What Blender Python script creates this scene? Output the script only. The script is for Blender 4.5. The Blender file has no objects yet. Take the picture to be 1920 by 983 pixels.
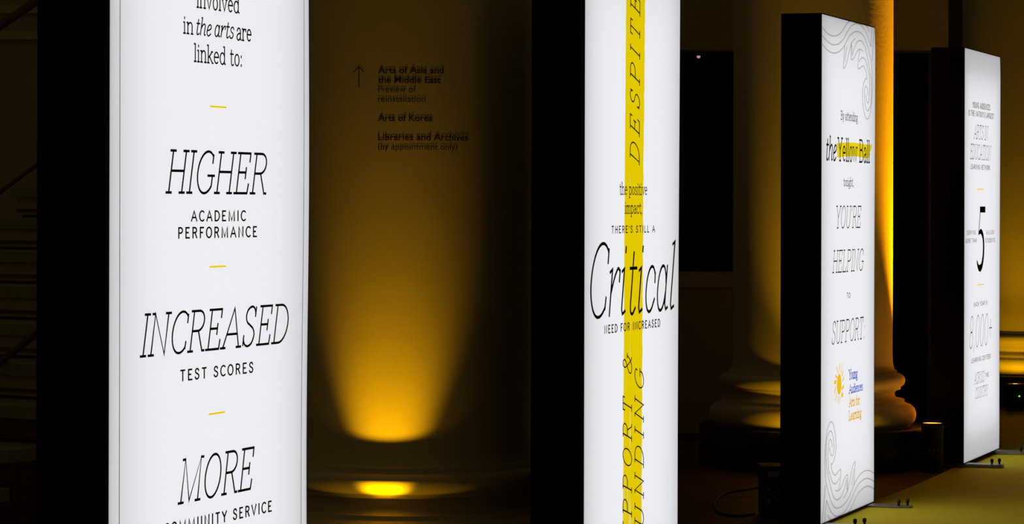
import bpy, bmesh, math, random
from mathutils import Vector, Matrix, Quaternion

# ------------------------------------------------------------------ camera
SC = bpy.context.scene
COL = SC.collection
R = math.radians
CAM_H = 1.515
cam_data = bpy.data.cameras.new('camera')
cam_data.sensor_width = 36.0
cam_data.lens = 5400 / 1920 * 36.0
cam_data.shift_y = -106.5 / 1920
cam_data.clip_end = 200
cam = bpy.data.objects.new('camera', cam_data)
COL.objects.link(cam)
cam.matrix_world = Matrix.Translation((0, 0, CAM_H)) @ Matrix.Rotation(R(90), 4, 'X') @ Matrix.Rotation(0.0025, 4, 'Z')
SC.camera = cam

# ------------------------------------------------------------------ world: the hall's faint warm house light
world = bpy.data.worlds.new('world')
SC.world = world
world.use_nodes = True
wb = world.node_tree.nodes['Background']
wb.inputs[0].default_value = (1.0, 0.70, 0.24, 1)
wb.inputs[1].default_value = 0.034

SC.view_settings.view_transform = 'Standard'
SC.view_settings.look = 'None'
SC.view_settings.gamma = 1
SC.view_settings.exposure = 0
SC.view_settings.use_curve_mapping = False

# light levels of the lamps and boxes (used by their builders below)
FACE_GLOW = 0.37
PANEL_GLOW = 0.68
AMBER = (1.0, 0.37, 0.0)
GOLD = (1.0, 0.50, 0.0)

# ------------------------------------------------------------------ helpers
def node_mat(name, base=(0.5, 0.5, 0.5), rough=0.6, metal=0.0, var=0.0, scale=20, bump=0.0, bump_scale=60, spec=0.5):
    m = bpy.data.materials.new(name)
    m.use_nodes = True
    nt = m.node_tree
    b = nt.nodes['Principled BSDF']
    b.inputs['Base Color'].default_value = (*base, 1)
    b.inputs['Roughness'].default_value = rough
    b.inputs['Metallic'].default_value = metal
    b.inputs['Specular IOR Level'].default_value = spec
    tc = nt.nodes.new('ShaderNodeTexCoord')
    if var > 0:
        n = nt.nodes.new('ShaderNodeTexNoise')
        n.inputs['Scale'].default_value = scale
        n.inputs['Detail'].default_value = 5
        nt.links.new(tc.outputs['Object'], n.inputs['Vector'])
        r = nt.nodes.new('ShaderNodeMapRange')
        r.inputs['To Min'].default_value = 1 - var
        r.inputs['To Max'].default_value = 1 + var
        nt.links.new(n.outputs['Fac'], r.inputs['Value'])
        mx = nt.nodes.new('ShaderNodeVectorMath')
        mx.operation = 'SCALE'
        mx.inputs[0].default_value = base
        nt.links.new(r.outputs['Result'], mx.inputs['Scale'])
        nt.links.new(mx.outputs['Vector'], b.inputs['Base Color'])
    if bump > 0:
        n2 = nt.nodes.new('ShaderNodeTexNoise')
        n2.inputs['Scale'].default_value = bump_scale
        n2.inputs['Detail'].default_value = 4
        nt.links.new(tc.outputs['Object'], n2.inputs['Vector'])
        bp = nt.nodes.new('ShaderNodeBump')
        bp.inputs['Strength'].default_value = bump
        bp.inputs['Distance'].default_value = 0.01
        nt.links.new(n2.outputs['Fac'], bp.inputs['Height'])
        nt.links.new(bp.outputs['Normal'], b.inputs['Normal'])
    return m

def glow_mat(name, color, strength):
    m = bpy.data.materials.new(name)
    m.use_nodes = True
    nt = m.node_tree
    nt.nodes.clear()
    e = nt.nodes.new('ShaderNodeEmission')
    e.inputs[0].default_value = (*color, 1)
    e.inputs[1].default_value = strength
    o = nt.nodes.new('ShaderNodeOutputMaterial')
    nt.links.new(e.outputs[0], o.inputs[0])
    return m

def fabric_mat():
    # backlit white fabric: its own even glow plus what the light panel inside sends through it
    m = bpy.data.materials.new('backlit_fabric')
    m.use_nodes = True
    nt = m.node_tree
    nt.nodes.clear()
    e = nt.nodes.new('ShaderNodeEmission')
    e.inputs[0].default_value = (0.965, 0.97, 1.0, 1)
    e.inputs[1].default_value = FACE_GLOW
    t = nt.nodes.new('ShaderNodeBsdfTranslucent')
    t.inputs[0].default_value = (0.85, 0.85, 0.86, 1)
    d = nt.nodes.new('ShaderNodeBsdfDiffuse')
    d.inputs[0].default_value = (0.1, 0.1, 0.1, 1)
    a = nt.nodes.new('ShaderNodeAddShader')
    a2 = nt.nodes.new('ShaderNodeMixShader')
    a2.inputs[0].default_value = 0.1
    o = nt.nodes.new('ShaderNodeOutputMaterial')
    nt.links.new(t.outputs[0], a2.inputs[1])
    nt.links.new(d.outputs[0], a2.inputs[2])
    nt.links.new(e.outputs[0], a.inputs[0])
    nt.links.new(a2.outputs[0], a.inputs[1])
    nt.links.new(a.outputs[0], o.inputs[0])
    return m

def ink_mat(name, color, streaks=False):
    # translucent ink printed on the backlit fabric: a colour filter
    m = bpy.data.materials.new(name)
    m.use_nodes = True
    nt = m.node_tree
    nt.nodes.clear()
    t = nt.nodes.new('ShaderNodeBsdfTransparent')
    t.inputs[0].default_value = (*color, 1)
    o = nt.nodes.new('ShaderNodeOutputMaterial')
    nt.links.new(t.outputs[0], o.inputs[0])
    if streaks:
        # dry brush streaks running down the band (object coordinates: x along the face, z up)
        tc = nt.nodes.new('ShaderNodeTexCoord')
        mp = nt.nodes.new('ShaderNodeMapping')
        mp.inputs['Scale'].default_value = (170, 1, 5)
        n = nt.nodes.new('ShaderNodeTexNoise')
        n.inputs['Scale'].default_value = 1.0
        n.inputs['Detail'].default_value = 3
        nt.links.new(tc.outputs['Object'], mp.inputs['Vector'])
        nt.links.new(mp.outputs['Vector'], n.inputs['Vector'])
        sx = nt.nodes.new('ShaderNodeSeparateXYZ')
        nt.links.new(tc.outputs['Object'], sx.inputs[0])
        # the brush dries towards the lower left of the band
        lo = nt.nodes.new('ShaderNodeMapRange')
        lo.inputs['From Min'].default_value = 1.0
        lo.inputs['From Max'].default_value = 0.2
        lo.inputs['To Min'].default_value = 0.0
        lo.inputs['To Max'].default_value = 0.17
        nt.links.new(sx.outputs['Z'], lo.inputs['Value'])
        le = nt.nodes.new('ShaderNodeMapRange')
        le.inputs['From Min'].default_value = 0.60
        le.inputs['From Max'].default_value = 0.50
        nt.links.new(sx.outputs['X'], le.inputs['Value'])
        mul = nt.nodes.new('ShaderNodeMath')
        mul.operation = 'MULTIPLY'
        nt.links.new(lo.outputs[0], mul.inputs[0])
        nt.links.new(le.outputs[0], mul.inputs[1])
        # a thin dry streak the whole way down
        ln = nt.nodes.new('ShaderNodeMath')
        ln.operation = 'COMPARE'
        ln.inputs[1].default_value = 0.515
        ln.inputs[2].default_value = 0.004
        nt.links.new(sx.outputs['X'], ln.inputs[0])
        l2 = nt.nodes.new('ShaderNodeMath')
        l2.operation = 'MULTIPLY'
        l2.inputs[1].default_value = 0.12
        nt.links.new(ln.outputs[0], l2.inputs[0])
        ad = nt.nodes.new('ShaderNodeMath')
        ad.operation = 'ADD'
        nt.links.new(mul.outputs[0], ad.inputs[0])
        nt.links.new(l2.outputs[0], ad.inputs[1])
        ad2 = nt.nodes.new('ShaderNodeMath')
        ad2.operation = 'ADD'
        nt.links.new(ad.outputs[0], ad2.inputs[0])
        nt.links.new(n.outputs['Fac'], ad2.inputs[1])
        gt = nt.nodes.new('ShaderNodeMapRange')
        gt.inputs['From Min'].default_value = 0.72
        gt.inputs['From Max'].default_value = 0.77
        nt.links.new(ad2.outputs[0], gt.inputs['Value'])
        mx = nt.nodes.new('ShaderNodeMix')
        mx.data_type = 'RGBA'
        mx.inputs['A'].default_value = (*color, 1)
        mx.inputs['B'].default_value = (0.95, 0.93, 0.55, 1)
        nt.links.new(gt.outputs[0], mx.inputs['Factor'])
        nt.links.new(mx.outputs['Result'], t.inputs[0])
    return m

M = {
    'stone': node_mat('column_plaster', (0.62, 0.55, 0.42), 0.62, var=0.08, scale=7, bump=0.045, bump_scale=38),
    'plinth': node_mat('black_marble_plinth', (0.012, 0.010, 0.009), 0.45, var=0.4, scale=9),
    'wall': node_mat('wall_plaster', (0.36, 0.34, 0.27), 0.8, var=0.10, scale=3, bump=0.1),
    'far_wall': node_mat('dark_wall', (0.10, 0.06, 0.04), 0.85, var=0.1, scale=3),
    'base': node_mat('black_baseboard', (0.03, 0.028, 0.03), 0.5, var=0.2),
    'floor': node_mat('brown_stone_floor', (0.16, 0.075, 0.045), 0.5, var=0.35, scale=30, spec=0.3),
    'joint': node_mat('floor_joint', (0.02, 0.015, 0.012), 0.9, var=0.1),
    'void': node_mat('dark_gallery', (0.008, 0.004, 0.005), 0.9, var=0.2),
    'sill': node_mat('pale_sill', (0.50, 0.46, 0.36), 0.6, var=0.1),
    'side': node_mat('black_box_side', (0.0040, 0.0020, 0.0024), 0.85, var=0.2, scale=8, spec=0.04),
    'alu': node_mat('black_anodised_frame', (0.012, 0.009, 0.009), 0.45, 0.2, var=0.1),
    'inner': node_mat('grey_box_lining', (0.45, 0.45, 0.45), 0.9, var=0.02),
    'steel': node_mat('grey_steel_foot', (0.30, 0.29, 0.30), 0.42, 0.4, var=0.12, scale=40),
    'rubber': node_mat('black_rubber', (0.012, 0.012, 0.013), 0.6, var=0.2),
    'carpet': node_mat('yellow_carpet', (0.86, 0.69, 0.035), 0.95, var=0.07, scale=120, bump=0.5, bump_scale=260, spec=0.1),
    'print': node_mat('black_print', (0.010, 0.009, 0.011), 0.8, var=0.1),
    'can': node_mat('black_lamp_housing', (0.004, 0.003, 0.003), 0.6, 0.0, var=0.2, scale=30),
    'can_in': node_mat('reflector', (0.8, 0.7, 0.5), 0.35, 0.6, var=0.05),
    'step': node_mat('grey_green_slate', (0.22, 0.25, 0.20), 0.6, var=0.25, scale=25),
    'riser': node_mat('buff_stone_riser', (0.40, 0.33, 0.20), 0.7, var=0.1, scale=12),
    'stair': node_mat('dark_stair_side', (0.08, 0.035, 0.03), 0.7, var=0.2),
    'rail': node_mat('dark_wooden_rail', (0.09, 0.025, 0.02), 0.45, var=0.3, scale=15),
    'riser_line': node_mat('dark_red_strip', (0.10, 0.03, 0.025), 0.6, var=0.2),
    'tag': node_mat('pale_label', (0.55, 0.45, 0.33), 0.7, var=0.1),
    'knob': node_mat('grey_knob', (0.3, 0.22, 0.18), 0.5, var=0.1),
    'walltext': node_mat('dark_vinyl_lettering', (0.05, 0.02, 0.012), 0.7, var=0.1),
    'fabric': fabric_mat(),
    'led': glow_mat('led_sheet', (0.97, 0.975, 1.0), PANEL_GLOW),
    'yellow_ink': ink_mat('yellow_brush_ink', (0.90, 0.68, 0.0), True),
    'gold_ink': ink_mat('gold_ink', (0.92, 0.56, 0.02)),
    'sun_ink': ink_mat('sun_ink', (1.0, 0.62, 0.01)),
    'blue_ink': ink_mat('blue_ink', (0.10, 0.20, 0.62)),
    'grey_ink': ink_mat('grey_ink', (0.55, 0.54, 0.55)),
    'border_ink': ink_mat('border_ink', (0.12, 0.12, 0.14)),
    'amber_lens': glow_mat('amber_lens', (1.0, 0.42, 0.02), 0.5),
    'bright_lens': glow_mat('bright_amber_lens', (1.0, 0.40, 0.05), 40.0),
    'green_led': glow_mat('green_led', (0.25, 1.0, 0.05), 1.6),
    'tiny_bulb': glow_mat('warm_bulb', (1.0, 0.62, 0.42), 0.42),
}

def link(name, me, mat=None, parent=None):
    o = bpy.data.objects.new(name, me)
    COL.objects.link(o)
    if mat is not None:
        me.materials.append(mat)
    if parent is not None:
        o.parent = parent
    return o

def obj(name, bm, mat, parent=None, smooth=False):
    me = bpy.data.meshes.new(name)
    bmesh.ops.recalc_face_normals(bm, faces=bm.faces)
    bm.to_mesh(me)
    bm.free()
    if smooth:
        for p in me.polygons:
            p.use_smooth = True
    return link(name, me, mat, parent)

def empty(name, loc, rz=0.0, label=None, cat=None, group=None):
    o = bpy.data.objects.new(name, None)
    o.empty_display_size = 0.1
    COL.objects.link(o)
    o.location = loc
    o.rotation_euler = (0, 0, rz)
    tag(o, label, cat, group)
    return o

def tag(o, label=None, cat=None, group=None, kind=None):
    if label: o['label'] = label
    if cat: o['category'] = cat
    if group: o['group'] = group
    if kind: o['kind'] = kind
    return o

def add_box(bm, x0, x1, y0, y1, z0, z1, bevel=0.0):
    r = bmesh.ops.create_cube(bm, size=1.0)
    vs = r['verts']
    for v in vs:
        v.co = Vector(((x0 + x1) / 2 + v.co.x * (x1 - x0), (y0 + y1) / 2 + v.co.y * (y1 - y0), (z0 + z1) / 2 + v.co.z * (z1 - z0)))
    if bevel > 0:
        es = list({e for v in vs for e in v.link_edges})
        bmesh.ops.bevel(bm, geom=es, offset=bevel, segments=2, affect='EDGES', profile=0.5)
    return vs

def box(name, x0, x1, y0, y1, z0, z1, mat, parent=None, bevel=0.0):
    bm = bmesh.new()
    add_box(bm, x0, x1, y0, y1, z0, z1, bevel)
    return obj(name, bm, mat, parent)

def lathe(name, prof, mat, parent=None, seg=64, loc=(0, 0, 0), closed_ends=True):
    bm = bmesh.new()
    rings = []
    for r, z in prof:
        rings.append([bm.verts.new((loc[0] + r * math.cos(2 * math.pi * k / seg), loc[1] + r * math.sin(2 * math.pi * k / seg), loc[2] + z)) for k in range(seg)])
    for a, b in zip(rings[:-1], rings[1:]):
        for k in range(seg):
            bm.faces.new((a[k], a[(k + 1) % seg], b[(k + 1) % seg], b[k]))
    if closed_ends:
        bm.faces.new(list(reversed(rings[0])))
        bm.faces.new(rings[-1])
    o = obj(name, bm, mat, parent, True)
    me = o.data
    for p in me.polygons:
        if len(p.vertices) > 4:
            p.use_smooth = False
    return o

def tube(name, pts, rad, mat, parent=None, seg=8, smooth=True):
    bm = bmesh.new()
    pts = [Vector(p) for p in pts]
    rings = []
    for i, p in enumerate(pts):
        d = (pts[min(i + 1, len(pts) - 1)] - pts[max(i - 1, 0)]).normalized()
        up = Vector((0, 0, 1)) if abs(d.z) < 0.95 else Vector((1, 0, 0))
        s = d.cross(up).normalized()
        u = s.cross(d)
        rings.append([bm.verts.new(p + rad * (math.cos(2 * math.pi * k / seg) * s + math.sin(2 * math.pi * k / seg) * u)) for k in range(seg)])
    for a, b in zip(rings[:-1], rings[1:]):
        for k in range(seg):
            bm.faces.new((a[k], a[(k + 1) % seg], b[(k + 1) % seg], b[k]))
    bm.faces.new(rings[0]); bm.faces.new(rings[-1])
    return obj(name, bm, mat, parent, smooth)

# ------------------------------------------------------------------ the drawn alphabet (pen strokes, cap height 1)
def E(cx, cy, rx, ry, a0, a1, n=18):
    return [(cx + rx * math.cos(R(a0 + (a1 - a0) * i / n)), cy + ry * math.sin(R(a0 + (a1 - a0) * i / n))) for i in range(n + 1)]

def S(*p, n=6):
    # smooth curve through points
    p = list(p)
    q = [p[0]] + p + [p[-1]]
    out = []
    for i in range(1, len(q) - 2):
        p0, p1, p2, p3 = q[i - 1], q[i], q[i + 1], q[i + 2]
        for k in range(n):
            t = k / n
            out.append(tuple(0.5 * ((2 * p1[j]) + (-p0[j] + p2[j]) * t + (2 * p0[j] - 5 * p1[j] + 4 * p2[j] - p3[j]) * t * t + (-p0[j] + 3 * p1[j] - 3 * p2[j] + p3[j]) * t ** 3) for j in (0, 1)))
    out.append(p[-1])
    return out

def sf(x, y, a=0.10, b=0.10):
    return [(x - a, y), (x + b, y)]

X = 0.64   # x-height
# glyph: (width, strokes, serif strokes)
CAPS = {
 'A': (0.70, [[(0.02, 0), (0.36, 1), (0.70, 0)], [(0.14, .34), (0.585, .34)]], [sf(.02, 0), sf(.70, 0)]),
 'B': (0.58, [[(.08, 0), (.08, 1)], [(.08, 1), (.28, 1)] + E(.28, .77, .22, .23, 90, -90)[1:] + [(.08, .54)], [(.08, .54), (.30, .54)] + E(.30, .27, .25, .27, 90, -90)[1:] + [(.08, 0)]], [sf(.08, 0, .1, 0), sf(.08, 1, .1, 0)]),
 'C': (0.60, [E(.36, .5, .34, .51, 48, 312, 26)], [[(.587, .92), (.587, .74)], [(.587, .10), (.60, .25)]]),
 'D': (0.64, [[(.08, 0), (.08, 1), (.26, 1)] + E(.26, .5, .37, .5, 90, -90, 22)[1:] + [(.08, 0)]], [sf(.08, 0, .1, 0), sf(.08, 1, .1, 0)]),
 'E': (0.54, [[(.08, 0), (.08, 1)], [(.08, 1), (.50, 1)], [(.08, .52), (.38, .52)], [(.08, 0), (.52, 0)]], [sf(.08, 0, .1, 0), sf(.08, 1, .1, 0), [(.50, 1), (.50, .80)], [(.38, .63), (.38, .38)], [(.52, 0), (.54, .22)]]),
 'F': (0.50, [[(.08, 0), (.08, 1)], [(.08, 1), (.50, 1)], [(.08, .50), (.38, .50)]], [sf(.08, 0), sf(.08, 1, .1, 0), [(.50, 1), (.50, .80)], [(.38, .61), (.38, .38)]]),
 'G': (0.66, [E(.36, .5, .34, .51, 50, 318, 26) + [(.62, .19), (.62, .42)], [(.44, .42), (.62, .42)]], [[(.579, .92), (.579, .74)], [(.62, .42), (.70, .42)]]),
 'H': (0.66, [[(.08, 0), (.08, 1)], [(.58, 0), (.58, 1)], [(.08, .52), (.58, .52)]], [sf(.08, 0), sf(.08, 1), sf(.58, 0), sf(.58, 1)]),
 'I': (0.16, [[(.08, 0), (.08, 1)]], [sf(.08, 0), sf(.08, 1)]),
 'K': (0.58, [[(.08, 0), (.08, 1)], [(.56, 1), (.08, .42)], [(.22, .58), (.58, 0)]], [sf(.08, 0), sf(.08, 1), sf(.56, 1, .08, .08), sf(.58, 0, .08, .08)]),
 'L': (0.48, [[(.08, 1), (.08, 0), (.46, 0)]], [sf(.08, 1), sf(.08, 0, .1, 0), [(.46, 0), (.48, .22)]]),
 'M': (0.86, [[(.08, 0), (.10, 1), (.42, .02), (.76, 1), (.78, 0)]], [sf(.08, 0), sf(.78, 0), sf(.10, 1, .1, 0), sf(.76, 1, 0, .1)]),
 'N': (0.68, [[(.08, 0), (.08, 1), (.60, 0), (.60, 1)]], [sf(.08, 0), sf(.08, 1, .1, 0), sf(.60, 1)]),
 'O': (0.70, [E(.35, .5, .33, .51, 0, 360, 32)], []),
 'P': (0.56, [[(.08, 0), (.08, 1), (.30, 1)] + E(.30, .74, .24, .26, 90, -90)[1:] + [(.08, .48)]], [sf(.08, 0), sf(.08, 1, .1, 0)]),
 'R': (0.60, [[(.08, 0), (.08, 1), (.30, 1)] + E(.30, .75, .23, .25, 90, -90)[1:] + [(.08, .50)], [(.33, .50), (.56, 0)]], [sf(.08, 0), sf(.08, 1, .1, 0), sf(.56, 0, 0, .09)]),
 'S': (0.54, [S((.47, .82), (.40, .96), (.27, 1.01), (.12, .93), (.07, .77), (.13, .62), (.27, .53), (.42, .43), (.49, .27), (.42, .07), (.26, -.01), (.11, .05), (.04, .19))], [[(.47, .98), (.47, .76)], [(.045, .03), (.045, .26)]]),
 'T': (0.60, [[(.04, 1), (.56, 1)], [(.30, 1), (.30, 0)]], [sf(.30, 0, .12, .12), [(.04, 1), (.04, .80)], [(.56, 1), (.56, .80)]]),
 'U': (0.66, [[(.08, 1), (.08, .30)] + E(.33, .27, .25, .28, 180, 360)[1:] + [(.58, 1)]], [sf(.08, 1), sf(.58, 1)]),
 'V': (0.66, [[(.02, 1), (.33, 0), (.64, 1)]], [sf(.02, 1), sf(.64, 1)]),
 'W': (0.90, [[(.02, 1), (.24, 0), (.46, .95), (.68, 0), (.90, 1)]], [sf(.02, 1), sf(.90, 1)]),
 'Y': (0.62, [[(.02, 1), (.31, .46), (.31, 0)], [(.60, 1), (.31, .46)]], [sf(.31, 0), sf(.02, 1), sf(.60, 1)]),
 "'": (0.10, [[(.06, 1.0), (.04, .80)]], []),
 '.': (0.10, [[(.05, -.02), (.05, .05)]], []),
 ',': (0.12, [[(.08, .06), (.02, -.16)]], []),
 ':': (0.14, [[(.07, -.01), (.07, .07)], [(.07, .50), (.07, .58)]], []),
 '+': (0.50, [[(.25, .22), (.25, .82)], [(.02, .52), (.48, .52)]], []),
 '8': (0.60, [E(.30, .75, .21, .26, -90, 270, 28), E(.30, .25, .26, .26, -270, 90, 28)], []),
 '0': (0.62, [E(.31, .5, .27, .51, 0, 360, 32)], []),
 '&': (0.74, [S((.70, .52), (.62, .22), (.46, .03), (.26, -.01), (.09, .08), (.07, .27), (.20, .46), (.38, .62), (.46, .80), (.36, .98), (.20, .97), (.15, .80), (.24, .60), (.44, .30), (.60, .08), (.74, 0))], [[(.60, .52), (.78, .52)]]),
}
LOW = {
 'a': (0.44, [S((.06, .50), (.14, X), (.28, X), (.36, .48), (.36, .25), (.36, .06), (.44, .0)), S((.36, .37), (.18, .34), (.05, .20), (.08, .03), (.22, -.01), (.36, .14))], []),
 'b': (0.46, [[(.06, 1), (.06, .03)], E(.24, .32, .19, .33, 160, -160, 20)], [sf(.06, 1, .09, 0)]),
 'c': (0.40, [E(.23, .32, .20, .33, 50, 318, 20)], [[(.36, .60), (.36, .47)]]),
 'd': (0.48, [[(.40, 1), (.40, .04), (.48, 0)], E(.22, .32, .19, .33, 20, 340, 20)], [sf(.40, 1, .09, 0)]),
 'e': (0.42, [[(.04, .36), (.39, .36)] + E(.22, .33, .18, .32, 6, 312, 22)], []),
 'f': (0.30, [S((.36, .96), (.26, 1.01), (.15, .9), (.13, .7)) + [(.13, 0)], [(.02, X), (.30, X)]], [sf(.13, 0, .08, .1)]),
 'g': (0.44, [E(.21, .42, .15, .22, 0, 360, 22), [(.30, .60), (.44, .64)], S((.12, .23), (.06, .12), (.18, .04), (.36, -.01), (.42, -.14), (.30, -.27), (.12, -.27), (.03, -.16), (.12, -.01))], []),
 'h': (0.48, [[(.08, 1), (.08, 0)], S((.08, .46), (.18, .62), (.32, X), (.40, .50), (.40, .2)) + [(.40, 0)]], [sf(.08, 1, .09, 0), sf(.08, 0, .08, .08), sf(.40, 0, .08, .08)]),
 'i': (0.18, [[(.09, X), (.09, 0)], [(.09, .86), (.09, .93)]], [sf(.09, X, .08, 0), sf(.09, 0, .08, .08)]),
 'k': (0.46, [[(.08, 1), (.08, 0)], [(.40, X), (.08, .26)], [(.18, .37), (.42, 0)]], [sf(.08, 1, .09, 0), sf(.08, 0, .08, .08), sf(.40, X, .07, .05), sf(.42, 0, .03, .07)]),
 'l': (0.18, [[(.09, 1), (.09, 0)]], [sf(.09, 1, .09, 0), sf(.09, 0, .08, .08)]),
 'm': (0.72, [[(.08, X), (.08, 0)], S((.08, .46), (.17, .62), (.29, X), (.36, .50), (.36, .2)) + [(.36, 0)], S((.36, .46), (.45, .62), (.57, X), (.64, .50), (.64, .2)) + [(.64, 0)]], [sf(.08, X, .08, 0), sf(.08, 0, .07, .07), sf(.36, 0, .07, .07), sf(.64, 0, .07, .07)]),
 'n': (0.48, [[(.08, X), (.08, 0)], S((.08, .46), (.18, .62), (.32, X), (.40, .50), (.40, .2)) + [(.40, 0)]], [sf(.08, X, .08, 0), sf(.08, 0, .08, .08), sf(.40, 0, .08, .08)]),
 'o': (0.44, [E(.22, .32, .18, .33, 0, 360, 26)], []),
 'p': (0.46, [[(.08, X), (.08, -.27)], E(.25, .32, .18, .33, 160, -160, 20)], [sf(.08, X, .08, 0), sf(.08, -.27, .08, .08)]),
 'r': (0.34, [[(.08, X), (.08, 0)], S((.08, .42), (.16, .60), (.26, X), (.33, .60))], [sf(.08, X, .08, 0), sf(.08, 0, .08, .08), [(.33, .63), (.33, .52)]]),
 's': (0.36, [S((.31, .52), (.26, .62), (.17, .65), (.07, .58), (.06, .45), (.15, .35), (.27, .28), (.32, .16), (.26, .03), (.15, -.01), (.06, .04), (.03, .12))], []),
 't': (0.30, [[(.12, .86), (.12, .12)] + S((.12, .12), (.16, .01), (.24, -.01), (.31, .05))[1:], [(.02, X), (.29, X)]], []),
 'u': (0.48, [[(.08, X), (.08, .16)] + S((.08, .16), (.13, .01), (.24, 0), (.38, .16))[1:], [(.40, X), (.40, 0)]], [sf(.08, X, .08, 0), sf(.40, X, .08, 0), sf(.40, 0, 0, .08)]),
 'v': (0.44, [[(.04, X), (.22, 0), (.40, X)]], [sf(.04, X, .06, .07), sf(.40, X, .07, .06)]),
 'w': (0.64, [[(.04, X), (.18, 0), (.32, X), (.46, 0), (.60, X)]], [sf(.04, X, .06, .07), sf(.60, X, .07, .06)]),
 'y': (0.44, [[(.04, X), (.23, .02)], [(.40, X), (.18, -.14), (.12, -.26), (.02, -.24)]], [sf(.04, X, .06, .07), sf(.40, X, .07, .06)]),
}
ITAL = {  # written forms for the slanted lines
 'a': (0.44, [E(.20, .32, .165, .33, 15, 345, 22), [(.37, X), (.37, .08), (.42, 0), (.49, .03)]], []),
 'c': (0.38, [E(.22, .32, .18, .33, 40, 318, 20) + [(.40, .17)], [(.36, .55), (.37, .42)]], []),
 'e': (0.38, [S((.05, .30), (.20, .33), (.34, .44), (.33, .58), (.23, .65), (.11, .56), (.05, .36), (.06, .12), (.16, -.01), (.27, .01), (.37, .12))], []),
 'h': (0.46, [[(.06, 1), (.06, 0)], S((.06, .36), (.16, .57), (.29, .65), (.38, .55), (.38, .3), (.38, .08), (.42, 0), (.48, .03))], [sf(.06, 1, .07, 0)]),
 'i': (0.20, [[(0, .60), (.08, X), (.08, .07), (.12, 0), (.22, .04)], [(.09, .88), (.09, .94)]], []),
 'l': (0.20, [[(0, .96), (.08, 1), (.08, .07), (.12, 0), (.22, .04)]], []),
 'r': (0.36, [[(0, .60), (.08, X), (.08, 0)], S((.08, .30), (.18, .52), (.29, .65), (.37, .60)), [(.37, .62), (.37, .47)]], []),
 's': LOW['s'],
 't': (0.28, [[(.12, .86), (.12, .12)] + S((.12, .12), (.15, .01), (.23, -.01), (.31, .07))[1:], [(.01, X), (.27, X)]], []),
}

def glyph_strokes(ch, style):
    if style == 'ital' and ch in ITAL:
        return ITAL[ch]
    g = CAPS.get(ch) or LOW.get(ch)
    if g is None:
        raise KeyError(ch)
    if style == 'sans':
        return (g[0], g[1], [])
    return g

def set_line(text, style):
    """pen strokes of a line, in cap-height units"""
    track = {'serif': 0.085, 'ital': 0.14, 'sans': 0.34, 'wide': 0.42, 'blue': 0.06, 'gold': 0.06}[style]
    if style == 'ital' and any(c.islower() for c in text):
        track = 0.09
    shear = {'ital': 0.19, 'wide': 0.30}.get(style, 0)
    x = 0
    out = []
    wd = 0
    for ch in text:
        if ch == ' ':
            wd += 1
            x += 0.26 + (0.34 if style in ('sans', 'wide') else 0.05)
            continue
        w, st, se = glyph_strokes(ch, style)
        for s in st + se:
            out.append((wd, [(x + a + shear * b, b) for a, b in s]))
        x += w + track
    return out

def stroke_mesh(bm, pts, wx, wy, put):
    """a flat pen ribbon; wx / wy = widths of upright and level strokes, in metres"""
    clean = [pts[0]]
    for p in pts[1:]:
        if math.hypot(p[0] - clean[-1][0], p[1] - clean[-1][1]) > 1e-5:
            clean.append(p)
    pts = clean
    if len(pts) < 2:
        return
    closed = math.hypot(pts[0][0] - pts[-1][0], pts[0][1] - pts[-1][1]) < 1e-4
    n = len(pts)
    L, Rr = [], []
    def seg(i):
        dx, dy = pts[i + 1][0] - pts[i][0], pts[i + 1][1] - pts[i][1]
        l = math.hypot(dx, dy)
        return dx / l, dy / l
    for i in range(n):
        if closed and i in (0, n - 1):
            d0, d1 = seg(n - 2), seg(0)
        else:
            d0 = seg(i - 1) if i > 0 else seg(0)
            d1 = seg(i) if i < n - 1 else seg(n - 2)
        n0, n1 = (-d0[1], d0[0]), (-d1[1], d1[0])
        mx, my = n0[0] + n1[0], n0[1] + n1[1]
        ml = math.hypot(mx, my)
        if ml < 0.3:
            mx, my, k = n0[0], n0[1], 1.0
        else:
            mx, my = mx / ml, my / ml
            k = min(2.2, 1 / max(0.35, mx * n0[0] + my * n0[1]))
        w = 0.5 * k
        ox, oy = mx * w * wx, my * w * wy
        ex = ey = 0
        L.append((pts[i][0] + ox, pts[i][1] + oy))
        Rr.append((pts[i][0] - ox, pts[i][1] - oy))
    if not closed:
        for i, d, sgn in ((0, seg(0), -1), (n - 1, seg(n - 2), 1)):
            e = 0.5 * min(wx, wy) * 0.9
            L[i] = (L[i][0] + sgn * d[0] * e, L[i][1] + sgn * d[1] * e)
            Rr[i] = (Rr[i][0] + sgn * d[0] * e, Rr[i][1] + sgn * d[1] * e)
    va = [bm.verts.new(put(*p)) for p in L]
    vb = [bm.verts.new(put(*p)) for p in Rr]
    for i in range(n - 1):
        try:
            bm.faces.new((va[i], vb[i], vb[i + 1], va[i + 1]))
        except ValueError:
            pass

def flat_obj(name, bm, mat, parent):
    me = bpy.data.meshes.new(name)
    bm.to_mesh(me)
    bm.free()
    return link(name, me, mat, parent)

# ------------------------------------------------------------------ setting
FL = 0.0
rnd = random.Random(4)
floor = box('floor', -9, 9, 3.5, 30, -0.12, -0.012, M['joint'])
tag(floor, kind='structure')
slab_me = None
SLX, SLY = 1.5, 1.5
for i in range(12):
    for j in range(17):
        x0 = -8.9 + i * SLX
        y0 = 4.5 + j * SLY
        if slab_me is None:
            o = box('floor_slab', 0, SLX - 0.012, 0, SLY - 0.012, -0.012, 0, M['floor'], floor, 0.002)
            slab_me = o.data
        else:
            o = bpy.data.objects.new('floor_slab', slab_me)
            COL.objects.link(o)
            o.parent = floor
        o.location = (x0, y0, 0)

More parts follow.
